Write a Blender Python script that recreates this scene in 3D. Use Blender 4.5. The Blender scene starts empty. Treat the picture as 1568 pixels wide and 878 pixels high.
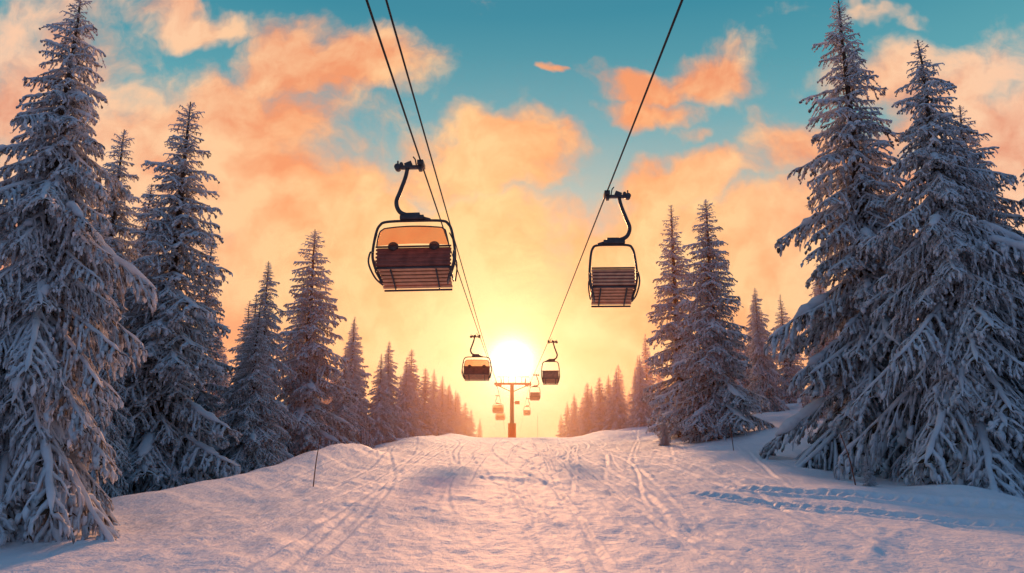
import bpy, math, random
import numpy as np
from mathutils import Vector
rng = np.random.default_rng(7)
random.seed(7)
scene = bpy.context.scene
scene.view_settings.view_transform = 'Standard'
scene.view_settings.look = 'None'
scene.view_settings.exposure = 0
SUN_EL = 5.5

# ------------------------------------------------------------------ helpers
def link(o):
    scene.collection.objects.link(o); return o

def mesh_from_quads(name, V, Q, M, mats, smooth):
    me = bpy.data.meshes.new(name)
    V = np.asarray(V, dtype=np.float32); Q = np.asarray(Q, dtype=np.int32)
    me.vertices.add(len(V)); me.vertices.foreach_set('co', V.ravel())
    me.loops.add(Q.size); me.loops.foreach_set('vertex_index', Q.ravel())
    me.polygons.add(len(Q))
    me.polygons.foreach_set('loop_start', np.arange(0, Q.size, 4, dtype=np.int32))
    me.polygons.foreach_set('loop_total', np.full(len(Q), 4, dtype=np.int32))
    me.polygons.foreach_set('material_index', np.asarray(M, dtype=np.int32))
    sm = np.isin(np.asarray(M), smooth)
    me.polygons.foreach_set('use_smooth', sm)
    for m in mats: me.materials.append(m)
    me.update(calc_edges=True)
    return me

def catmull(P, n=8):
    P = [np.array(p, float) for p in P]
    P = [2*P[0]-P[1]] + P + [2*P[-1]-P[-2]]
    out = []
    for i in range(1, len(P)-2):
        for k in range(n):
            t = k/n
            a, b, c, d = P[i-1], P[i], P[i+1], P[i+2]
            out.append(.5*((2*b)+(-a+c)*t+(2*a-5*b+4*c-d)*t*t+(-a+3*b-3*c+d)*t**3))
    out.append(P[-2])
    return np.array(out)

def tube_arrays(P, R, sides=8, flat=1.0, cap=True):
    P = np.asarray(P, float); n = len(P)
    R = np.atleast_1d(np.asarray(R, float))
    R = np.interp(np.linspace(0, 1, n), np.linspace(0, 1, len(R)), R) if len(R) > 1 else np.full(n, R[0])
    T = np.gradient(P, axis=0); T /= np.linalg.norm(T, axis=1)[:, None]+1e-9
    up = np.array([0, 0, 1.0])
    if abs(T.mean(0)[2]) > .9: up = np.array([1.0, 0, 0])
    V = []
    prev = None
    for i in range(n):
        u = up if prev is None else prev
        s = np.cross(T[i], u); ns = np.linalg.norm(s)
        if ns < 1e-4: s = np.cross(T[i], np.array([0, 1.0, 0])); ns = np.linalg.norm(s)
        s /= ns
        w = np.cross(s, T[i]); prev = w
        a = np.arange(sides)*2*math.pi/sides
        V.append(P[i]+R[i]*(np.cos(a)[:, None]*s+flat*np.sin(a)[:, None]*w))
    V = np.concatenate(V)
    Q = []
    for i in range(n-1):
        for k in range(sides):
            k2 = (k+1) % sides
            Q.append((i*sides+k, i*sides+k2, (i+1)*sides+k2, (i+1)*sides+k))
    Q = np.array(Q)
    if cap and sides % 2 == 0:
        nv = len(V)
        V = np.concatenate([V, P[:1], P[-1:]])
        C = []
        for k in range(0, sides, 2):
            C.append((nv, (k+2) % sides, (k+1) % sides, k))
            b = (n-1)*sides
            C.append((nv+1, b+k, b+(k+1) % sides, b+(k+2) % sides))
        Q = np.concatenate([Q, np.array(C)])
    return V, Q

class MB:
    def __init__(s): s.V=[]; s.Q=[]; s.M=[]; s.n=0
    def add(s, V, Q, m):
        s.V.append(np.asarray(V, float)); s.Q.append(np.asarray(Q)+s.n)
        s.M.append(np.full(len(Q), m)); s.n += len(V)
    def tube(s, P, R, m=0, sides=8, flat=1.0, smooth=None, cap=True):
        if smooth: P = catmull(P, smooth)
        V, Q = tube_arrays(P, R, sides, flat, cap); s.add(V, Q, m)
    def box(s, c, sz, m=0, rx=0, ry=0, rz=0):
        x, y, z = [k/2 for k in sz]
        V = np.array([(i*x, j*y, k*z) for i in (-1, 1) for j in (-1, 1) for k in (-1, 1)], float)
        Q = [(0,1,3,2),(4,6,7,5),(0,4,5,1),(2,3,7,6),(0,2,6,4),(1,5,7,3)]
        for ax, a in (('x', rx), ('y', ry), ('z', rz)):
            if a:
                c_, s_ = math.cos(a), math.sin(a)
                R = {'x': [[1,0,0],[0,c_,-s_],[0,s_,c_]], 'y': [[c_,0,s_],[0,1,0],[-s_,0,c_]], 'z': [[c_,-s_,0],[s_,c_,0],[0,0,1]]}[ax]
                V = V @ np.array(R).T
        s.add(V+np.array(c), Q, m)
    def ell(s, c, r, m=0, nu=10, nv=6):
        V=[]
        for i in range(nv+1):
            th = math.pi*(0.02+.96*i/nv)
            for j in range(nu):
                ph = 2*math.pi*j/nu
                V.append((c[0]+r[0]*math.sin(th)*math.cos(ph), c[1]+r[1]*math.sin(th)*math.sin(ph), c[2]+r[2]*math.cos(th)))
        Q=[]
        for i in range(nv):
            for j in range(nu):
                j2=(j+1)%nu
                Q.append((i*nu+j, (i+1)*nu+j, (i+1)*nu+j2, i*nu+j2))
        s.add(np.array(V), np.array(Q), m)
    def arrays(s): return np.concatenate(s.V), np.concatenate(s.Q), np.concatenate(s.M)
    def mesh(s, name, mats, smooth=()):
        V, Q, M = s.arrays(); return mesh_from_quads(name, V, Q, M, mats, list(smooth))

# ------------------------------------------------------------------ materials
def newmat(name):
    m = bpy.data.materials.new(name); m.use_nodes = True
    nt = m.node_tree; nt.nodes.clear()
    out = nt.nodes.new('ShaderNodeOutputMaterial')
    return m, nt, out

def simple(name, col, rough=.5, metal=0, var=.25, scale=6):
    m, nt, out = newmat(name)
    b = nt.nodes.new('ShaderNodeBsdfPrincipled')
    n = nt.nodes.new('ShaderNodeTexNoise'); n.inputs['Scale'].default_value = scale; n.inputs['Detail'].default_value = 3
    tc = nt.nodes.new('ShaderNodeTexCoord'); nt.links.new(tc.outputs['Object'], n.inputs['Vector'])
    r = nt.nodes.new('ShaderNodeValToRGB')
    r.color_ramp.elements[0].position = .3; r.color_ramp.elements[1].position = .7
    r.color_ramp.elements[0].color = (*[c*(1-var) for c in col], 1)
    r.color_ramp.elements[1].color = (*[min(1, c*(1+var)) for c in col], 1)
    nt.links.new(n.outputs['Fac'], r.inputs[0]); nt.links.new(r.outputs[0], b.inputs['Base Color'])
    b.inputs['Roughness'].default_value = rough; b.inputs['Metallic'].default_value = metal
    nt.links.new(b.outputs[0], out.inputs[0])
    return m

def leafy(name, c0, c1, trans, scale, lo=.35, hi=.65, up=0):
    m, nt, out = newmat(name)
    tc = nt.nodes.new('ShaderNodeTexCoord')
    n = nt.nodes.new('ShaderNodeTexNoise'); n.inputs['Scale'].default_value = scale; n.inputs['Detail'].default_value = 2
    nt.links.new(tc.outputs['Object'], n.inputs['Vector'])
    fac = n.outputs['Fac']
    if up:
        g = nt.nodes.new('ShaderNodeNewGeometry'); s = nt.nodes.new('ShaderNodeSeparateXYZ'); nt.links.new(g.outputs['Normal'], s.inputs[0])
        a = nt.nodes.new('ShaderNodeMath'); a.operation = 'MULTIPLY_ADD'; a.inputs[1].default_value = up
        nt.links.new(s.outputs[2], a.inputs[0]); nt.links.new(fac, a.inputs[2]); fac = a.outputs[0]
    r = nt.nodes.new('ShaderNodeValToRGB')
    r.color_ramp.elements[0].position = lo; r.color_ramp.elements[1].position = hi
    r.color_ramp.elements[0].color = (*c0, 1); r.color_ramp.elements[1].color = (*c1, 1)
    nt.links.new(fac, r.inputs[0])
    d = nt.nodes.new('ShaderNodeBsdfDiffuse'); t = nt.nodes.new('ShaderNodeBsdfTranslucent')
    nt.links.new(r.outputs[0], d.inputs[0]); nt.links.new(r.outputs[0], t.inputs[0])
    mx = nt.nodes.new('ShaderNodeMixShader'); mx.inputs[0].default_value = trans
    nt.links.new(d.outputs[0], mx.inputs[1]); nt.links.new(t.outputs[0], mx.inputs[2])
    nt.links.new(mx.outputs[0], out.inputs[0])
    return m

bark = simple('bark', (.07, .045, .032), .9, 0, .5, 9)
needles = leafy('needles', (.040, .028, .02), (.10, .07, .05), .35, 3)
frost = leafy('frosted_needles', (.16, .13, .12), (.83, .83, .86), .48, 3.2, .24, .60, .24)
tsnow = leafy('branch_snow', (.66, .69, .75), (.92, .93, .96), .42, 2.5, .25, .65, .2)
TM = [bark, needles, frost, tsnow]

# ground snow
snow, nt, out = newmat('snow')
L = nt.links
tc = nt.nodes.new('ShaderNodeTexCoord')
b = nt.nodes.new('ShaderNodeBsdfPrincipled')
b.inputs['Roughness'].default_value = .72
b.inputs['Specular IOR Level'].default_value = .38
def noise(nt, scale, detail, vec, rough=.55):
    n = nt.nodes.new('ShaderNodeTexNoise'); n.noise_dimensions = '2D'; n.inputs['Scale'].default_value = scale
    n.inputs['Detail'].default_value = detail; n.inputs['Roughness'].default_value = rough
    nt.links.new(vec, n.inputs['Vector']); return n
mp = nt.nodes.new('ShaderNodeMapping'); mp.inputs['Scale'].default_value = (1.6, .45, 1)
mp.inputs['Rotation'].default_value = (0, 0, math.radians(12))
L.new(tc.outputs['Object'], mp.inputs['Vector'])
n1 = noise(nt, 1.3, 6, mp.outputs[0], .64)
n2 = noise(nt, 8, 4, tc.outputs['Object'], .6)
r = nt.nodes.new('ShaderNodeValToRGB')
r.color_ramp.elements[0].position = .3; r.color_ramp.elements[1].position = .7
r.color_ramp.elements[0].color = (.82, .80, .84, 1); r.color_ramp.elements[1].color = (.93, .88, .90, 1)
L.new(n1.outputs['Fac'], r.inputs[0]); L.new(r.outputs[0], b.inputs['Base Color'])
b1 = nt.nodes.new('ShaderNodeBump'); b1.inputs['Strength'].default_value = .75; b1.inputs['Distance'].default_value = .09
b2 = nt.nodes.new('ShaderNodeBump'); b2.inputs['Strength'].default_value = .7; b2.inputs['Distance'].default_value = .035
L.new(n1.outputs['Fac'], b1.inputs['Height']); L.new(n2.outputs['Fac'], b2.inputs['Height'])
L.new(b1.outputs[0], b2.inputs['Normal']); L.new(b2.outputs[0], b.inputs['Normal'])
L.new(b.outputs[0], out.inputs[0])

# ------------------------------------------------------------------ terrain
tab = rng.random((256, 256))
def vn(x, y, ox=0):
    x = x+ox*17.3; y = y+ox*31.7
    xi = np.floor(x).astype(int); yi = np.floor(y).astype(int)
    fx = x-xi; fy = y-yi; fx = fx*fx*(3-2*fx); fy = fy*fy*(3-2*fy)
    a = tab[xi % 256, yi % 256]; b_ = tab[(xi+1) % 256, yi % 256]
    c = tab[xi % 256, (yi+1) % 256]; d = tab[(xi+1) % 256, (yi+1) % 256]
    return (a*(1-fx)+b_*fx)*(1-fy)+(c*(1-fx)+d*fx)*fy-.5
def fbm(x, y, o=4, ox=0):
    s = 0; a = 1
    for k in range(o):
        s = s+a*vn(x*2**k, y*2**k, ox+k); a *= .5
    return s
def ss(a, b_, x):
    t = np.clip((x-a)/(b_-a), 0, 1); return t*t*(3-2*t)
PY = [-80, 0, 10, 23, 42, 60, 80, 105, 125, 150, 200, 300, 3000]
PZ = [-1.5, -.15, 0, .35, .95, 1.3, 1.42, .94, -.5, -3, -8, -16, -40]
def hc(y):
    s = 0
    for o in (-6, -3, 0, 3, 6): s = s+np.interp(y+o, PY, PZ)
    return s/5
def base_h(x, y):
    x = np.asarray(x, float); y = np.asarray(y, float)
    h = hc(y)
    h = h+3.0*ss(6, 24, x)*ss(15, 55, y)*(1-.6*ss(80, 160, y))
    h = h-.95*ss(-7.5, -14, x)*ss(12, 25, y)*(1-ss(40, 70, y))
    t = np.clip((y-17)/19, 0, 1); xr = -10.4+t*1.9
    h = h+(.16+.70*t)*np.exp(-((x-xr)/1.6)**2)*ss(12, 18, y)*(1-ss(36, 42, y))
    h = h+.5*np.exp(-((x+7.5)/2.0)**2-((y-58)/8)**2)+.45*np.exp(-((x+6.5)/1.6)**2-((y-75)/8)**2)
    h = h+.45*np.exp(-((x-9.5)/2.2)**2-((y-33)/7)**2)+.35*np.exp(-((x-12.5)/1.6)**2-((y-19)/3)**2)
    h = h+.6*np.exp(-((x-8.5)/2.2)**2-((y-66)/8)**2)+.5*np.exp(-((x-14.5)/2.2)**2-((y-37)/3)**2)
    off = ss(7, 11, np.abs(x))
    h = h+off*.45*fbm(x*.22, y*.22, 3, 5)*(1-ss(200, 400, np.abs(y)))
    return h
curves = []
for k in range(80):
    curves.append((rng.uniform(-8, 9), rng.uniform(-.16, .16), rng.uniform(.2, 1.8), rng.uniform(.05, .16), rng.uniform(0, 6.28), rng.uniform(.015, .048), rng.uniform(.04, .09), rng.uniform(3, 40), rng.uniform(10, 50)))
def full_h(x, y):
    h = base_h(x, y)
    near = 1-ss(90, 140, np.abs(y))
    pis = 1-ss(7.5, 11, np.abs(x))
    h = h+near*(.10*fbm(x*.45+.3*y, y*.25, 3, 9)+pis*.045*fbm(x*2.2, y*1.1, 3, 2)+pis*.025*fbm(x*6, y*3.2, 2, 3))
    for x0, sl, am, fr, ph, dep, w, ys, ln in curves:
        xc = x0+sl*(y-15)+am*np.sin(y*fr+ph)
        m = ss(ys-3, ys, y)*(1-ss(ys+ln, ys+ln+6, y))*(.8+vn(x*.0+x0, y*.6, 4))
        dx = x-xc
        h = h-dep*m*np.exp(-(dx/w)**2)+.7*dep*m*np.exp(-((dx-2*w)/w)**2)
    for (cx_, cy_, rad, wd, dp) in ((-22, 2, 27, .5, .016), (-20, 4, 29.5, .35, .014), (26, -2, 24, .5, .018), (30, 1, 26, .3, .016)):
        d = np.hypot(x-cx_, y-cy_)-rad
        m = ss(8, 11, y)*(1-ss(26, 36, y))*pis*(.5+1.0*np.abs(vn(x*.5, y*.5, 8))*2)
        h = h-dp*m*np.exp(-(d/wd)**4)+dp*.8*m*np.exp(-((d-wd*1.2)/.1)**2)
    for (ax, ay, bx, by) in ((5, 22.5, 13.5, 12.5), (6.5, 23.5, 15.5, 14)):
        dx, dy = bx-ax, by-ay; ln = math.hypot(dx, dy); ux, uy = dx/ln, dy/ln
        s = (x-ax)*ux+(y-ay)*uy; c = -(x-ax)*uy+(y-ay)*ux + .35*np.sin(s*.35)
        m = ss(0, 2, s)*np.exp(-(c/.33)**4)
        h = h+m*(-.03+.05*np.sin(s*2*math.pi/.36+1.6*np.abs(c)))
        h = h+.06*ss(0, 2, s)*np.exp(-((np.abs(c)-.45)/.1)**2)
    return h
def axis_x():
    a = list(np.arange(0, 14, .055)); s = .055
    while a[-1] < 2600:
        s *= 1.045; a.append(a[-1]+s)
    a = np.array(a); return np.concatenate([-a[:0:-1], a])
def axis_y():
    a = [6.5]
    while a[-1] < 3000:
        y = a[-1]; a.append(y+max(.05, y*(.0055 if y < 120 else .02)))
    bck = [6.5]; s = .3
    while bck[-1] > -60: bck.append(bck[-1]-s); s *= 1.15
    return np.concatenate([np.array(bck[:0:-1]), np.array(a)])
X = axis_x(); Y = axis_y()
GX, GY = np.meshgrid(X, Y)
GZ = full_h(GX, GY)
nx, ny = len(X), len(Y)
V = np.stack([GX, GY, GZ], -1).reshape(-1, 3)
i = np.arange(nx-1)[None, :]+nx*np.arange(ny-1)[:, None]
Q = np.stack([i, i+1, i+nx+1, i+nx], -1).reshape(-1, 4)
g = link(bpy.data.objects.new('snow_ground', mesh_from_quads('snow_ground', V, Q, np.zeros(len(Q), int), [snow], [0])))
def gz(x, y): return float(base_h(np.array([x]), np.array([y]))[0])

# ------------------------------------------------------------------ spruce trees
def branch_template(rg, ntw, nfin, nblade, fat, tw=1.0):
    mb = MB()
    n = 7
    xs = np.linspace(0, 1, n)
    yw = np.cumsum(rg.normal(0, .012, n))
    sp = np.stack([xs, yw, .04*np.sin(xs*3)], 1)
    mb.tube(sp, np.linspace(.012, .003, n), 0, 4, cap=False)
    xs2 = np.linspace(.12, 1.02, 11)
    p2 = np.stack([xs2, np.interp(xs2, xs, yw), .04*np.sin(xs2*3)+.018], 1)+rg.normal(0, .006, (11, 3))
    rr = .036*fat*rg.uniform(.5, 1.5, 11)*(1-.35*xs2); rr[0] = .004; rr[-1] = .006
    mb.tube(p2, rr, 3, 5, .75)
    bl = []
    def finger(o, d, l, r, m):
        b_ = np.array([0, 0, -1.0])
        P = np.array([o, o+d*l*.33, o+(d*.6+b_*.4)*l*.68, o+(d*.45+b_*.55)*l])
        V, Q = tube_arrays(P, np.array([.35, 1, .85, .12])*r*rg.uniform(.8, 1.2, 4), 4, .85, False)
        mb.add(V, Q, m)
    for k in range(ntw):
        x = .08+.92*((k+rg.uniform(0, .8))/ntw)
        side = 1 if k % 2 else -1
        ln = tw*(.32*math.sin(math.pi*min(1, (x*.80+.16)))**.8+.05)*rg.uniform(.6, 1.2)
        an = math.radians(rg.uniform(35, 72))*side
        droop = rg.uniform(.35, 1.1)
        m = 5; t = np.linspace(0, 1, m)
        px = x+ln*t*math.cos(an)+rg.normal(0, .008, m); py = np.interp(x, xs, yw)+ln*t*math.sin(an)+rg.normal(0, .008, m)
        pz = .04*math.sin(3*x)-ln*droop*t**1.7+rg.normal(0, .008, m)
        P = np.stack([px, py, pz], 1)
        r_ = .020*fat*rg.uniform(.5, 1.4, m)*(1-.45*t); r_[-1] = .004
        mb.tube(P+[0, 0, .008], r_, 3 if rg.random() < .6 else 2, 4, .8, cap=False)
        for j in range(nfin):
            tt = rg.uniform(.1, 1.0)
            o = np.array([np.interp(tt, t, P[:, a]) for a in range(3)])
            d = np.array([math.cos(an)*.6+rg.normal(0, .45), math.sin(an)*.6+rg.normal(0, .5), -rg.uniform(-.1, 1.0)]); d /= np.linalg.norm(d)
            finger(o, d, rg.uniform(.05, .12), .0175*fat*rg.uniform(.6, 1.7), 3 if rg.random() < .42 else 2)
        for j in range(nblade):
            tt = rg.uniform(.08, 1.0)
            o = np.array([np.interp(tt, t, P[:, a]) for a in range(3)])
            d = np.array([math.cos(an)*.5+rg.normal(0, .5), math.sin(an)*.5+rg.normal(0, .6), -rg.uniform(-.2, 1.2)])
            d /= np.linalg.norm(d)
            bl.append((o, d, rg.uniform(.035, .085), rg.uniform(.004, .009)))
    for j in range(int(ntw*(nblade+nfin)*.35)):
        tt = rg.uniform(.02, 1.0)
        o = np.array([tt, np.interp(tt, xs, yw), .04*math.sin(3*tt)])
        d = np.array([rg.uniform(0, .7), rg.normal(0, .7), -rg.uniform(.1, 1.3)]); d /= np.linalg.norm(d)
        bl.append((o, d, rg.uniform(.05, .12), rg.uniform(.007, .014)))
    Vb = []; Qb = []; Mb = []
    for q, (o, d, l, w) in enumerate(bl):
        s = np.cross(d, rg.normal(0, 1, 3)); s /= np.linalg.norm(s)
        Vb += [o, o+d*l*.45+s*w, o+d*l, o+d*l*.45-s*w]
        Qb.append((4*q, 4*q+1, 4*q+2, 4*q+3)); Mb.append(2 if rg.random() < .55 else 1)
    Vb = np.array(Vb); Qb = np.array(Qb); Mb = np.array(Mb)
    mb.V.append(Vb); mb.Q.append(Qb+mb.n); mb.M.append(Mb); mb.n += len(Vb)
    return mb.arrays()

rg = np.random.default_rng(11)
HUG = [branch_template(rg, 24, 7, 7, 1.0, .82) for _ in range(4)]
BIG = [branch_template(rg, 16, 6, 7, 1.25) for _ in range(5)]
MED = [branch_template(rg, 11, 4, 6, 1.7) for _ in range(5)]
SML = [branch_template(rg, 6, 3, 5, 2.2) for _ in range(4)]
HN = 16.0
def make_tree(name, seed, R=2.4, gap=.30, power=.75, dens=1.0, pillow=.1, base=.05, droop=1.0, ragged=.25, big=2.3):
    rg = np.random.default_rng(seed)
    mb = MB()
    zz = np.linspace(-.4, HN, 16)
    wob = np.cumsum(rg.normal(0, .03, 16))*np.linspace(0, 1, 16)
    tr = np.stack([wob, np.roll(wob, 3)*.5, zz], 1)
    mb.tube(tr, .02+.23*(1-(zz+.4)/(HN+.4))**.9, 0, 8)
    z = HN*base; k = 0
    side_bias = rg.uniform(.78, 1.22, 12)
    while z < HN*.992:
        t = z/HN
        env = R*((1-t)**power)*(.72+.28*min(1, t/.14))
        env *= 1+ragged*.7*math.sin(k*1.7+seed)*rg.uniform(.2, 1)
        env = max(env, .16)
        nb = int(max(5, round((4.8+3.4*(1-t))*dens)))
        a0 = rg.uniform(0, 6.28)
        for j in range(nb):
            az = a0+6.283*j/nb+rg.normal(0, .2)
            Lb = env*rg.uniform(1-ragged*1.5, 1+ragged*.7)*side_bias[int((az % 6.283)/6.284*12)]
            Lb = max(Lb, .15)
            T = (HUG if Lb > big else BIG if Lb > 1.4 else MED if Lb > .65 else SML)
            V, Q, M = T[rg.integers(len(T))]
            P = V.copy()
            P[:, 1] *= rg.uniform(.8, 1.15)*(1 if rg.random() < .5 else -1)
            P[:, 2] *= rg.uniform(.8, 1.2)
            P *= Lb
            sl = (.30-.95*(1-t)**.6*droop)+rg.normal(0, .10)
            if t > .93: sl += (t-.93)*8
            sag = .30*droop
            xx = np.clip(P[:, 0]/Lb, 0, 1.3)
            P[:, 2] += Lb*(sl*xx-sag*xx**2+.24*xx**3.2)
            c, s_ = math.cos(az), math.sin(az)
            zj = z+rg.normal(0, .10)*(1-t)
            tx = np.interp(z, zz, tr[:, 0]); ty = np.interp(z, zz, tr[:, 1])
            def place(P):
                return np.stack([P[:, 0]*c-P[:, 1]*s_+tx, P[:, 0]*s_+P[:, 1]*c+ty, P[:, 2]+zj], 1)
            mb.V.append(place(P)); mb.Q.append(Q+mb.n); mb.M.append(M); mb.n += len(P)
            if rg.random() < pillow and Lb > .5:
                f0 = rg.uniform(.35, .6); f1 = rg.uniform(.75, 1.02)
                f = np.linspace(f0, f1, 7); rr = rg.uniform(.045, .08)*Lb*np.array([.25, .8, 1.1, .9, 1.15, .8, .2])*rg.uniform(.8, 1.2, 7)
                PP = np.stack([f*Lb, rg.normal(0, .015, 7)*Lb, Lb*(sl*f-sag*f*f+.24*f**3.2+.055)], 1)
                V2, Q2 = tube_arrays(PP, rr, 8, .8)
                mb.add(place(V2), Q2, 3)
        z += gap*(1.12-.70*t)*rg.uniform(.7, 1.35)/(1 if t < .9 else 1.3); k += 1
    V, Q, M = mb.arrays()
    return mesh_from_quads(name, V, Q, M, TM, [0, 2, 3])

VAR = {
 'A': make_tree('spruce_a', 1, R=2.7, gap=.42, power=.66, pillow=.22, ragged=.26, droop=1.15),
 'B': make_tree('spruce_b', 2, R=2.3, gap=.44, power=.58, pillow=.18, ragged=.32, droop=.95),
 'C': make_tree('spruce_c', 3, R=2.9, gap=.46, power=.80, pillow=.50, ragged=.22, droop=1.2, base=.02),
 'D': make_tree('spruce_d', 4, R=2.1, gap=.48, power=.68, pillow=.15, ragged=.36, droop=.8),
 'E': make_tree('spruce_e', 5, R=3.5, gap=.42, power=.72, pillow=.30, ragged=.28, droop=1.3, base=.02, big=1.6),
}
trees = [
 (-10.2, 14.4, 12.6, 'E', .90), (-13.6, 19, 12.2, 'A', 1.0), 
 (-18.3, 30, 16.2, 'B', 1.0), (-14.8, 29, 17.1, 'B', 1.2), (-17.0, 27, 11.5, 'A', 1.1), (-14.6, 24.5, 8.0, 'C', .9), (-19.0, 34, 15.0, 'A', 1.0), (-16.4, 36, 13.0, 'D', 1.1),
 (-13.9, 38, 11.8, 'A', 1.05), (-13.0, 34.5, 8.6, 'C', 1.25), (-13.5, 45, 15.8, 'B', 1.3), (-18, 46, 11, 'D', 1.1), (-15.6, 41, 10.5, 'C', 1.1),
 (-12.6, 54, 11.0, 'C', 1.1), (-14.0, 60, 12.2, 'D', 1.2), (-11.9, 66, 10.8, 'A', 1.1), (-11.2, 76, 11.2, 'B', 1.2), (-16, 52, 13.0, 'A', 1.1), (-12.0, 49, 8.0, 'C', 1.1), (-10.9, 71, 9.6, 'C', 1.1), (-11.3, 59, 8.8, 'C', 1.1),
 (14.9, 28, 21.6, 'A', 1.10), (14.9, 22.6, 16.3, 'E', 1.0), (18.4, 26, 15.4, 'E', 1.1), (19.6, 23.5, 13.5, 'E', 1.1), (18.8, 21.2, 8.5, 'C', 1.1), (17.0, 20.4, 6.5,'C',1.2), (20.5, 30, 15.5, 'A', 1.1), (17.2, 31, 16.5, 'A', 1.1),
 (12.5, 42, 16.9, 'B', 1.3), (12.2, 50, 19.2, 'D', 1.3), (20.0, 55, 13.8, 'A', 1.0), (24.0, 60, 14.2, 'D', 1.1), (20.3, 44, 12.6, 'B', 1.0), (17.2, 35, 8.5, 'C', 1.0),
 (13.1, 70, 9.9, 'C', .95), (17.6, 62, 12.2, 'B', 1.1),
]
def put(name, x, y, top, v, gir, rot=None, parent=None, rg=rng):
    z = gz(x, y)
    H = (top-z)
    o = link(bpy.data.objects.new(name, VAR[v]))
    o.location = (x, y, z-.1); s = H/HN
    o.scale = (s*gir if H > 9 else s*gir*1.15, s*gir if H > 9 else s*gir*1.15, s)
    o.rotation_euler = (0, 0, rg.uniform(0, 6.28) if rot is None else rot)
    if parent: o.parent = parent
    return o
for (x, y, top, v, gir) in trees: put('spruce_tree', x, y, top, v, gir)

forest = link(bpy.data.objects.new('distant_spruce_forest', None))
far = [(-10.2, 90, 10.2), (-9.9, 98, 9.9), (-12.5, 84, 10.5), (-10.6, 84, 9.8), (-9.7, 108, 9.4), (-9.5, 103, 8.9), (-9.4, 120, 8.8), (-9.3, 114, 8.8), (-9.0, 133, 7.6), (-8.6, 146, 6.6), (-7.6, 165, 5.2), (-11.5, 112, 10), (-11.3, 128, 8.9),
       (12.1, 80, 9.4), (13.8, 77, 9.0), (11.3, 89, 9.1), (10.6, 97, 8.9), (12.9, 92, 9.6), (10.4, 115, 8.4), (10.2, 128, 7.6), (10.0, 142, 5.6), (12.4, 108, 9.2), (12.6, 124, 8.2)]
fr = np.random.default_rng(5)
for (x, y, top) in far:
    put('spruce', x, y, top, fr.choice(list('ABCD')), 1.15, parent=forest, rg=fr)
for k in range(100):
    sgn = -1 if k % 2 else 1
    y = fr.uniform(30, 165)
    x = sgn*fr.uniform(16 if y < 75 else 14, 36)
    if sgn > 0: x += 4 if y < 60 else 1
    else: x -= 3 if y < 60 else 0
    H = fr.uniform(7.5, 11.5)
    put('spruce', x, y, gz(x, y)+H, fr.choice(list('ABCD')), 1.1, parent=forest, rg=fr)

for (x, y, H, v) in ((10.9, 21.6, 1.3, 'D'), (15.2, 33, 2.6, 'C'), (17.5, 41, 2.2, 'C'), (9.6, 44, 1.8, 'C'), (-11.8, 44, 1.5, 'C')):
    put('spruce_sapling', x, y, gz(x, y)+H, v, 1.2)

stake_mat = simple('stake_wood', (.16, .05, .025), .7)
def stake(x, y, H, lx):
    mb = MB()
    z = gz(x, y)
    mb.tube([(0, 0, -.3), (lx*.4, 0, H*.5), (lx, .02, H)], [.02, .018, .012], 0, 6, smooth=4)
    mb.box((lx*.93, 0, H*.93), (.05, .02, .09), 0)
    o = link(bpy.data.objects.new('marker_stake', mb.mesh('marker_stake', [stake_mat], [0]))); o.location = (x, y, z)
for a in ((-6.6, 23.5, 1.6, .16), (10.6, 33.5, 1.7, -.2), (10.6, 21.8, 1.6, -.35), (-9.0, 44, 1.7, .02), (3.4, 92, 2.9, 0), (15.3, 36, 1.5, -.2)): stake(*a)

# ------------------------------------------------------------------ ski lift
steel = simple('dark_steel', (.08, .06, .06), .4, .4)
padm = simple('seat_vinyl', (.30, .075, .045), .6, 0, .3)
slatm = simple('seat_slats', (.86, .38, .20), .6, 0, .15)
m, nt, out = newmat('orange_bubble')
tr_ = nt.nodes.new('ShaderNodeBsdfTransparent'); tr_.inputs[0].default_value = (.95, .50, .32, 1)
gl = nt.nodes.new('ShaderNodeBsdfPrincipled'); gl.inputs['Base Color'].default_value = (.75, .26, .12, 1); gl.inputs['Roughness'].default_value = .15
tl = nt.nodes.new('ShaderNodeTexNoise'); tl.inputs['Scale'].default_value = 3
mr = nt.nodes.new('ShaderNodeMapRange'); mr.inputs[3].default_value = .22; mr.inputs[4].default_value = .42
nt.links.new(tl.outputs[0], mr.inputs[0])
mx = nt.nodes.new('ShaderNodeMixShader'); nt.links.new(mr.outputs[0], mx.inputs[0])
nt.links.new(tr_.outputs[0], mx.inputs[1]); nt.links.new(gl.outputs[0], mx.inputs[2]); nt.links.new(mx.outputs[0], out.inputs[0])
bubble = m
CM = [steel, padm, slatm, bubble]

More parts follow.
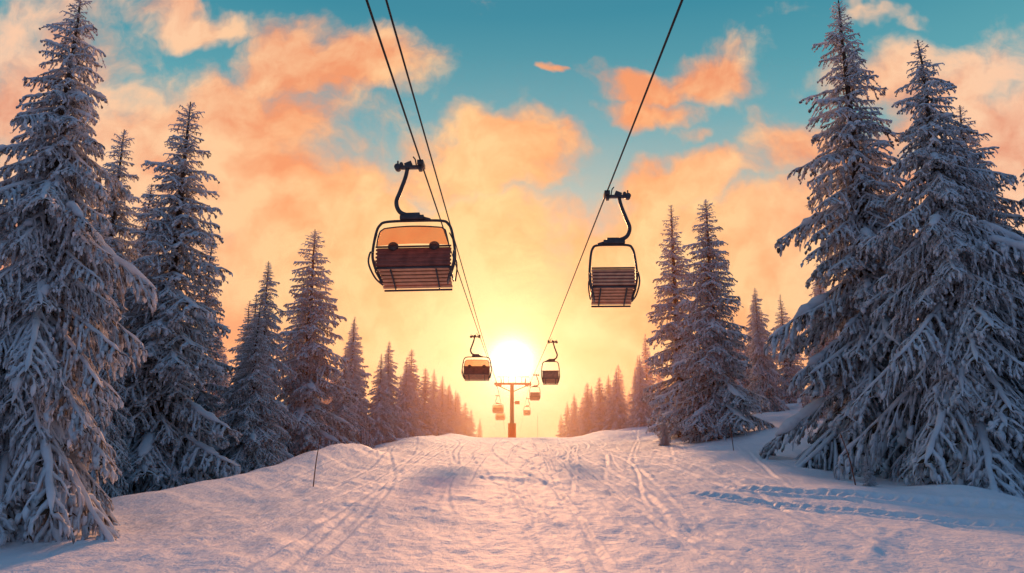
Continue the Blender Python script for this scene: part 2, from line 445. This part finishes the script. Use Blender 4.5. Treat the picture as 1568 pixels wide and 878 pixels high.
def chair_mesh(name, w, cx, s, bub):
    mb = MB()
    mb.box((s*.30, 0, -.10), (.62, .16, .07), 0)
    mb.box((0, 0, -.03), (.16, .42, .12), 0)
    mb.box((s*.02, .0, -.12), (.10, .22, .14), 0)
    mb.tube([(s*.62, -.10, -.10), (s*.62, .10, -.10)], .085, 0, 12)
    mb.tube([(s*.52, -.08, -.02), (s*.52, .08, -.02)], .05, 0, 10)
    mb.box((s*.62, 0, -.02), (.04, .05, .22), 0)
    mb.box((s*.34, 0, -.02), (.20, .12, .12), 0, ry=.4*s)
    mb.tube([(s*.12, 0, -.10), (s*.16, 0, .12), (s*.22, 0, .20)], .02, 0, 6)
    P = catmull([(s*.36, 0, -.12), (s*.42, 0, -.40), (s*.55, 0, -.78), (s*.64, 0, -1.05), (s*.58, 0, -1.28), (s*.42, 0, -1.40), (s*.10-.0, 0, -1.47)], 8)
    mb.tube(P, np.linspace(.052, .062, len(P)), 0, 10)
    mb.box((cx+s*.05, 0, -1.50), (.62, .22, .11), 0)
    mb.box((cx+s*.02, 0, -1.42), (.34, .14, .10), 0)
    mb.box((cx-s*.32, 0, -1.53), (.22, .12, .06), 0, ry=-.3*s)
    k = w
    fr_ = [(cx-k*.80, .25, -3.16), (cx-k*.97, .08, -2.72), (cx-k, .0, -2.40), (cx-k*.93, 0, -1.90), (cx-k*.84, 0, -1.68), (cx-k*.66, 0, -1.59),
          (cx, 0, -1.575), (cx+k*.66, 0, -1.59), (cx+k*.84, 0, -1.68), (cx+k*.93, 0, -1.90), (cx+k, 0, -2.40), (cx+k*.97, .08, -2.72), (cx+k*.80, .25, -3.16)]
    mb.tube(fr_, .036, 0, 8, smooth=6)
    for q in (-1, 1):
        e = cx+q*k
        mb.tube([(e*1.0, 0, -2.40), (e, -.30, -2.50), (e, -.42, -2.80), (e-q*.12*k, -.25, -3.12), (e-q*.20*k, .30, -3.20)], .026, 0, 6, smooth=5)
        mb.tube([(e, .0, -2.55), (e, .45, -2.60), (e-q*.02, .72, -2.75), (e-q*.06, .72, -3.05)], .022, 0, 6, smooth=4)
        mb.box((e-q*.10*k, .28, -2.96), (.035, .85, .10), 0, rx=-.15)
    zt, zb = -2.30, -2.80
    mb.box((cx, -.02, (zt+zb)/2), (k*1.78, .05, zt-zb), 1, rx=-.12)
    for j in range(5):
        zz = zb+.05+j*(zt-zb-.1)/4
        mb.box((cx, -.075+(zz-zb)*.12, zz), (k*1.84, .03, .055), 2 if not bub else 1, rx=-.12)
    mb.tube([(cx-k*.92, -.06, zt+.02), (cx+k*.92, -.06, zt+.02)], .026, 0, 8)
    mb.tube([(cx-k*.95, -.04, zb-.03), (cx+k*.95, -.04, zb-.03)], .03, 0, 8)
    for j in range(6):
        yy = .02+j*.145; zz = -2.86-.062*j
        mb.box((cx, yy, zz), (k*1.74, .10, .035), 2, rx=-.40)
    for q in (-.55, .55):
        mb.box((cx+q*k, .38, -3.06), (.04, .90, .04), 0, rx=-.40)
    mb.box((cx, .40, -2.97), (k*1.70, .80, .02), 1, rx=-.40)
    mb.tube([(cx-k*.86, .86, -3.24), (cx+k*.86, .86, -3.24)], .028, 0, 8)
    if bub:
        for q in (-.50, .50):
            mb.ell((cx+q*k, -.02, -2.26), (.14, .09, .12), 0, 12, 8)
        n, mrow = 15, 7; Vv = []
        for a in range(mrow):
            v_ = a/(mrow-1); z_ = -1.82-.46*v_
            ww = k*(.74+.13*v_**.6) if a else k*.70
            for c_ in range(n):
                u = -1+2*c_/(n-1)
                Vv.append((cx+u*ww, -.16-.16*(1-u*u)-.06*math.sin(v_*math.pi), z_))
        Qq = [(a*n+c_, a*n+c_+1, (a+1)*n+c_+1, (a+1)*n+c_) for a in range(mrow-1) for c_ in range(n-1)]
        mb.add(np.array(Vv), np.array(Qq), 3)
        Vv = np.array(Vv).reshape(mrow, n, 3)
        edge = np.concatenate([Vv[::-1, 0], Vv[0, 1:-1], Vv[:, -1]])
        mb.tube(edge, .020, 0, 6)
        for q in (-1, 1):
            mb.tube([(cx+q*k*.95, 0, -2.1), (cx+q*k*.88, -.12, -1.95)], .018, 0, 6)
    else:
        mb.tube([(cx-k*.9, .3, -2.45), (cx+k*.9, .3, -2.45)], .018, 0, 6)
    return mb.mesh(name, CM, [0, 3])
cm4 = chair_mesh('chair_four_seat', 1.06, -.17, -1, True)
cm2 = chair_mesh('chair_two_seat', .68, .12, 1, False)
CAMZ = 2.2
def cab(kind, y):
    if kind == 'L': return (-2.40, CAMZ+float(np.interp(y, [-30, 5, 55, 105, 150, 260], [7.4, 6.95, 6.85, 7.2, 5.6, -2])))
    if kind == 'L2': return (-2.36, CAMZ+float(np.interp(y, [-30, 5, 55, 105, 150, 260], [8.6, 8.0, 6.98+.25, 7.25, 5.7, -1.8])))
    return (2.80, CAMZ+float(np.interp(y, [-30, 5, 55, 105, 150, 260], [7.2, 6.95, 6.7, 7.2, 5.6, -2])))
def chair(kind, y, me, tilt=0):
    x, z = cab(kind, y)
    o = link(bpy.data.objects.new('chairlift_chair', me)); o.location = (x, y, z-.02); o.rotation_euler = (0, tilt, math.radians(random.uniform(-3, 3)))
    bv = o.modifiers.new('bevel', 'BEVEL'); bv.width = .008; bv.segments = 2; bv.limit_method = 'ANGLE'
    bv.angle_limit = math.radians(60)
    return o
chair('L', 17.0, cm4, math.radians(-1)); chair('R', 19.2, cm2, 0)
chair('L', 50, cm4); chair('R', 52, cm2)
chair('L', 128, cm4); chair('R', 88, cm2); chair('L', 152, cm4); chair('R', 135, cm2)
cable_m = simple('cable_steel', (.03, .03, .035), .5, .7)
for kd in ('L', 'L2', 'R'):
    mb = MB()
    ys = np.concatenate([np.arange(-30, 104, 3), np.arange(104, 260, 6)])
    P = []
    for y in ys:
        ps = [cab(kd, y+o) for o in (-10, -5, 0, 5, 10)] if not 95 < y < 115 else [cab(kd, y)]
        P.append((np.mean([p[0] for p in ps]), y, np.mean([p[1] for p in ps])))
    mb.tube(P, .023, 0, 8)
    link(bpy.data.objects.new('lift_cable', mb.mesh('lift_cable', [cable_m], [0])))

# lift tower on the crest, orange foot an added translucent hollow shell so sunlight glows through
tw_steel = simple('tower_steel', (.80, .20, .06), .6, .0, .15)
tw_foot_glow = leafy('tower_foot_glow_shell', (.97, .18, .03), (1.0, .28, .05), .7, 4)
mb = MB(); TY = 105.; tb = gz(0, TY); zt = CAMZ+7.2
mb.tube([(0, TY, tb-1), (0, TY, tb+2.3)], .60, 1, 16, cap=False)
mb.tube([(0, TY, tb+2.3), (0, TY, tb+2.4)], .64, 1, 16)
mb.tube([(0, TY+.1, tb+2.0), (0, TY+.1, zt-.1)], [.32, .28], 0, 16)
mb.box((0.1, TY, zt-.25), (5.6, .35, .30), 0)
mb.tube([(-2.5, TY, zt-.35), (0, TY, zt-1.5)], .07, 0, 6); mb.tube([(2.7, TY, zt-.35), (0, TY, zt-1.5)], .07, 0, 6)
for xx in (-2.4, 2.8):
    mb.box((xx, TY, zt-.45), (.22, 4.2, .16), 0)
    for k in range(8):
        yy = TY-1.85+k*.53
        mb.tube([(xx-.06, yy, zt-.20), (xx+.06, yy, zt-.20)], .19, 0, 12)
    mb.box((xx-.5*np.sign(xx), TY, zt-.5), (.5, 4.2, .05), 0)
    for yy in (TY-2, TY, TY+2): mb.tube([(xx-.75*np.sign(xx), yy, zt-.5), (xx-.75*np.sign(xx), yy, zt+.5)], .035, 0, 5)
    mb.tube([(xx-.75*np.sign(xx), TY-2, zt+.5), (xx-.75*np.sign(xx), TY+2, zt+.5)], .035, 0, 5)
for xx in (-1.3, -.5, .5, 1.5): mb.tube([(xx, TY, zt-.1), (xx, TY, zt+.8)], .04, 0, 5)
mb.tube([(-2.2, TY, zt+.8), (2.6, TY, zt+.8)], .05, 0, 5)
for q in (-.22, .22): mb.tube([(q, TY-.6, tb+2.5), (q, TY-.45, zt)], .03, 0, 5)
for k in range(16): mb.tube([(-.22, TY-.52, tb+2.6+k*.33), (.22, TY-.52, tb+2.6+k*.33)], .02, 0, 5)
mb.box((.8, TY-.2, zt-3.1), (.7, .3, .5), 0); mb.box((.5, TY-.2, zt-3.1), (.8, .08, .08), 0)
link(bpy.data.objects.new('lift_tower', mb.mesh('lift_tower', [tw_steel, tw_foot_glow], [])))

# ------------------------------------------------------------------ evening haze over the far slope (real scattering volume)
def haze(name, c, s, dens, an, col):
    mb = MB(); mb.box(c, s, 0)
    m, nt, out = newmat(name)
    vs = nt.nodes.new('ShaderNodeVolumeScatter'); vs.inputs['Density'].default_value = dens; vs.inputs['Anisotropy'].default_value = an
    vs.inputs['Color'].default_value = (*col, 1)
    nt.links.new(vs.outputs[0], out.inputs['Volume'])
    link(bpy.data.objects.new(name, mb.mesh(name, [m])))
haze('evening_haze', (0, 121, 6), (130, 182, 28), .0032, .45, (1, .50, .30))
haze('valley_mist', (0, 135, 1), (100, 150, 20), .0070, .55, (1, .50, .26))

# ------------------------------------------------------------------ sun
sd = bpy.data.lights.new('sun', 'SUN'); sd.energy = 5.0; sd.angle = math.radians(4.0); sd.color = (1, .40, .17)
so = link(bpy.data.objects.new('sun', sd)); so.rotation_euler = (math.radians(-(90-14)), 0, 0)

# ------------------------------------------------------------------ world
w = bpy.data.worlds.new('World'); scene.world = w; w.use_nodes = True
nt = w.node_tree; nt.nodes.clear(); L = nt.links
def N(t, **k):
    n = nt.nodes.new(t)
    for a, v in k.items(): setattr(n, a, v)
    return n
def setin(n, i, v):
    if isinstance(v, bpy.types.NodeSocket): L.new(v, n.inputs[i])
    elif n.inputs[i].type == 'RGBA' and len(v) == 3: n.inputs[i].default_value = (*v, 1)
    else: n.inputs[i].default_value = v
def mth(op, a, b_=None, c=None, clamp=False):
    n = N('ShaderNodeMath', operation=op, use_clamp=clamp); setin(n, 0, a)
    if b_ is not None: setin(n, 1, b_)
    if c is not None: setin(n, 2, c)
    return n.outputs[0]
def vm(op, a, b_=None, scale=None):
    n = N('ShaderNodeVectorMath', operation=op); setin(n, 0, a)
    if b_ is not None: setin(n, 1, b_)
    if scale is not None: n.inputs['Scale'].default_value = scale
    return n.outputs['Value'] if op in ('LENGTH', 'DOT_PRODUCT') else n.outputs[0]
def mrange(v, a, b_, c, d, smooth=True):
    n = N('ShaderNodeMapRange'); n.interpolation_type = 'SMOOTHSTEP' if smooth else 'LINEAR'
    setin(n, 0, v)
    for i_, q in enumerate((a, b_, c, d)): n.inputs[i_+1].default_value = q
    return n.outputs[0]
def ramp(v, els):
    n = N('ShaderNodeValToRGB'); setin(n, 0, v); cr = n.color_ramp
    while len(cr.elements) < len(els): cr.elements.new(.5)
    for e, (p, c) in zip(cr.elements, els): e.position = p; e.color = (*c, 1)
    return n.outputs[0]
def mixc(f, a, b_, mode='MIX'):
    n = N('ShaderNodeMix', data_type='RGBA', blend_type=mode)
    setin(n, 0, f); setin(n, 6, a); setin(n, 7, b_)
    return n.outputs[2]
tc = N('ShaderNodeTexCoord'); D = tc.outputs['Generated']
sep = N('ShaderNodeSeparateXYZ'); L.new(D, sep.inputs[0])
dx, dy, dz = sep.outputs
S = (0, math.cos(math.radians(SUN_EL)), math.sin(math.radians(SUN_EL)))
ang = mth('ARCCOSINE', mth('MINIMUM', vm('DOT_PRODUCT', D, S), .999999))
yy = mth('MAXIMUM', mth('ABSOLUTE', dy), .25)
u = mth('DIVIDE', dx, yy); v = mth('DIVIDE', dz, yy)
cmb = N('ShaderNodeCombineXYZ'); L.new(u, cmb.inputs[0]); L.new(v, cmb.inputs[1]); uv = cmb.outputs[0]
def nz(vec, scale, detail, rough=.55, dim='2D'):
    n = N('ShaderNodeTexNoise', noise_dimensions=dim); L.new(vec, n.inputs['Vector']); n.inputs['Scale'].default_value = scale
    n.inputs['Detail'].default_value = detail; n.inputs['Roughness'].default_value = rough
    return n
wn = nz(uv, 3.2, 2)
wc = vm('SCALE', vm('SUBTRACT', wn.outputs['Color'], (.5, .5, .5)), scale=.20)
wn2 = nz(uv, 11, 3, .6)
wc2 = vm('SCALE', vm('SUBTRACT', wn2.outputs['Color'], (.5, .5, .5)), scale=.08)
wsum = vm('ADD', wc, wc2)
uvw = vm('ADD', uv, wsum)
blobs = [(-.50, .43, .38, .18, 1), (-.30, .59, .19, .095, 1), (-.22, .62, .07, .05, .8), (-.385, .35, .32, .12, 1), (-.01, .42, .12, .09, .95), (-.12, .39, .14, .09, 1),
         (.185, .56, .16, .055, .95), (.31, .58, .13, .07, 1), (.19, .505, .15, .05, .85), (.73, .56, .22, .11, 1), (.82, .45, .24, .14, 1), (.50, .40, .21, .08, 1),
         (.04, .56, .035, .016, .9), (.27, .385, .18, .06, 1), (-.5, .66, .14, .045, .9), (-.78, .55, .24, .17, 1), (.28, .46, .08, .03, .7), (.6, .68, .1, .02, .5)]
tot = None
for (bu, bv_, ru, rv, am) in blobs:
    d_ = vm('LENGTH', vm('MULTIPLY', vm('SUBTRACT', uvw, (bu, bv_, 0)), (1/ru, 1/rv, 0)))
    g_ = mrange(d_, 1.45, .1, 0, am)
    tot = g_ if tot is None else mth('MAXIMUM', tot, g_)
sepw = N('ShaderNodeSeparateXYZ'); L.new(uvw, sepw.inputs[0])
low = mrange(sepw.outputs[1], .42, .29, 0, 1)
tot = mth('MAXIMUM', tot, low)
gen = nz(D, 2.2, 3, .58, '3D')
genm = mrange(gen.outputs['Fac'], .50, .68, 0, .8)
outside = mrange(vm('LENGTH', vm('MULTIPLY', uv, (1, .6, 0))), .95, 1.3, 0, 1)
back = mth('LESS_THAN', dy, 0.0)
outside = mth('MAXIMUM', outside, back)
genm = mth('MULTIPLY', genm, outside)
inside = mth('SUBTRACT', 1, outside)
tot = mth('ADD', mth('MULTIPLY', tot, inside), genm)
uvd = vm('ADD', uv, vm('SCALE', wsum, scale=.5))
dn = nz(uvd, 6, 6, .60)
dens = mth('ADD', tot, mth('MULTIPLY', mth('SUBTRACT', dn.outputs['Fac'], .5), 1.7))
mask = mrange(dens, .20, .86, 0, 1)
dn2 = nz(vm('ADD', uvd, (.0, -.035, 0)), 6, 6, .60)
rel = mth('SUBTRACT', dn.outputs['Fac'], dn2.outputs['Fac'])
lowf = nz(uvd, 2.6, 3, .5)
shade = mth('ADD', mth('MULTIPLY', rel, 2.6), mth('MULTIPLY', mth('SUBTRACT', lowf.outputs['Fac'], .5), 2.8))
shade = mth('ADD', shade, .55, clamp=True)
angn = mth('DIVIDE', ang, math.pi)
cl_light = ramp(angn, [(0, (1.0, .70, .27)), (.05, (1.0, .64, .27)), (.12, (1.0, .60, .29)), (.20, (.98, .60, .37)), (.28, (.93, .59, .44)), (.4, (.76, .51, .42)), (.6, (.42, .36, .42)), (1, (.28, .30, .41))])
cl_dark = ramp(angn, [(0, (1.0, .50, .13)), (.05, (.97, .39, .13)), (.12, (.92, .33, .14)), (.20, (.80, .31, .18)), (.28, (.68, .30, .23)), (.4, (.50, .29, .28)), (.6, (.25, .24, .32)), (1, (.16, .21, .33))])
cloud = mixc(shade, cl_dark, cl_light)
clear = ramp(dz, [(0, (.85, .38, .18)), (.22, (.72, .46, .28)), (.33, (.33, .49, .46)), (.42, (.12, .40, .46)), (.55, (.03, .26, .36)), (.75, (.025, .16, .27)), (1, (.035, .13, .27))])
clear_back = ramp(dz, [(0, (.19, .25, .42)), (.3, (.11, .24, .44)), (.6, (.05, .20, .40)), (1, (.035, .15, .34))])
bk = mrange(dy, .35, -.2, 0, 1)
clear = mixc(bk, clear, clear_back)
sky = N('ShaderNodeTexSky', sky_type='NISHITA'); sky.sun_disc = False
sky.sun_elevation = math.radians(SUN_EL); sky.sun_rotation = 0; sky.altitude = 800
nish = vm('SCALE', sky.outputs[0], scale=.1)
clear = mixc(.06, clear, nish)
col = mixc(mask, clear, cloud)
g1 = mth('EXPONENT', mth('MULTIPLY', mth('POWER', mth('DIVIDE', ang, .026), 2), -1))
g2 = mth('EXPONENT', mth('MULTIPLY', mth('DIVIDE', ang, .075), -1))
g3 = mth('EXPONENT', mth('MULTIPLY', mth('DIVIDE', ang, .22), -1))
def scl(c, f):
    n = N('ShaderNodeVectorMath', operation='SCALE'); n.inputs[0].default_value = c; L.new(f, n.inputs['Scale']); return n.outputs[0]
col = vm('ADD', col, scl((3.0, 2.7, 2.0), g1))
col = vm('ADD', col, scl((1.4, .95, .50), g2))
col = vm('ADD', col, scl((.18, .11, .05), g3))
col = vm('SCALE', col, scale=10)
bg = N('ShaderNodeBackground'); bg.inputs['Strength'].default_value = .1; L.new(col, bg.inputs[0])
wo = N('ShaderNodeOutputWorld'); L.new(bg.outputs[0], wo.inputs[0])

# ------------------------------------------------------------------ camera
cd = bpy.data.cameras.new('camera'); cd.lens = 24; cd.sensor_width = 36; cd.clip_end = 6000; cd.clip_start = .1
co = link(bpy.data.objects.new('camera', cd)); co.location = (0, 0, CAMZ); co.rotation_euler = (math.radians(90+11.9), 0, 0)
scene.camera = co
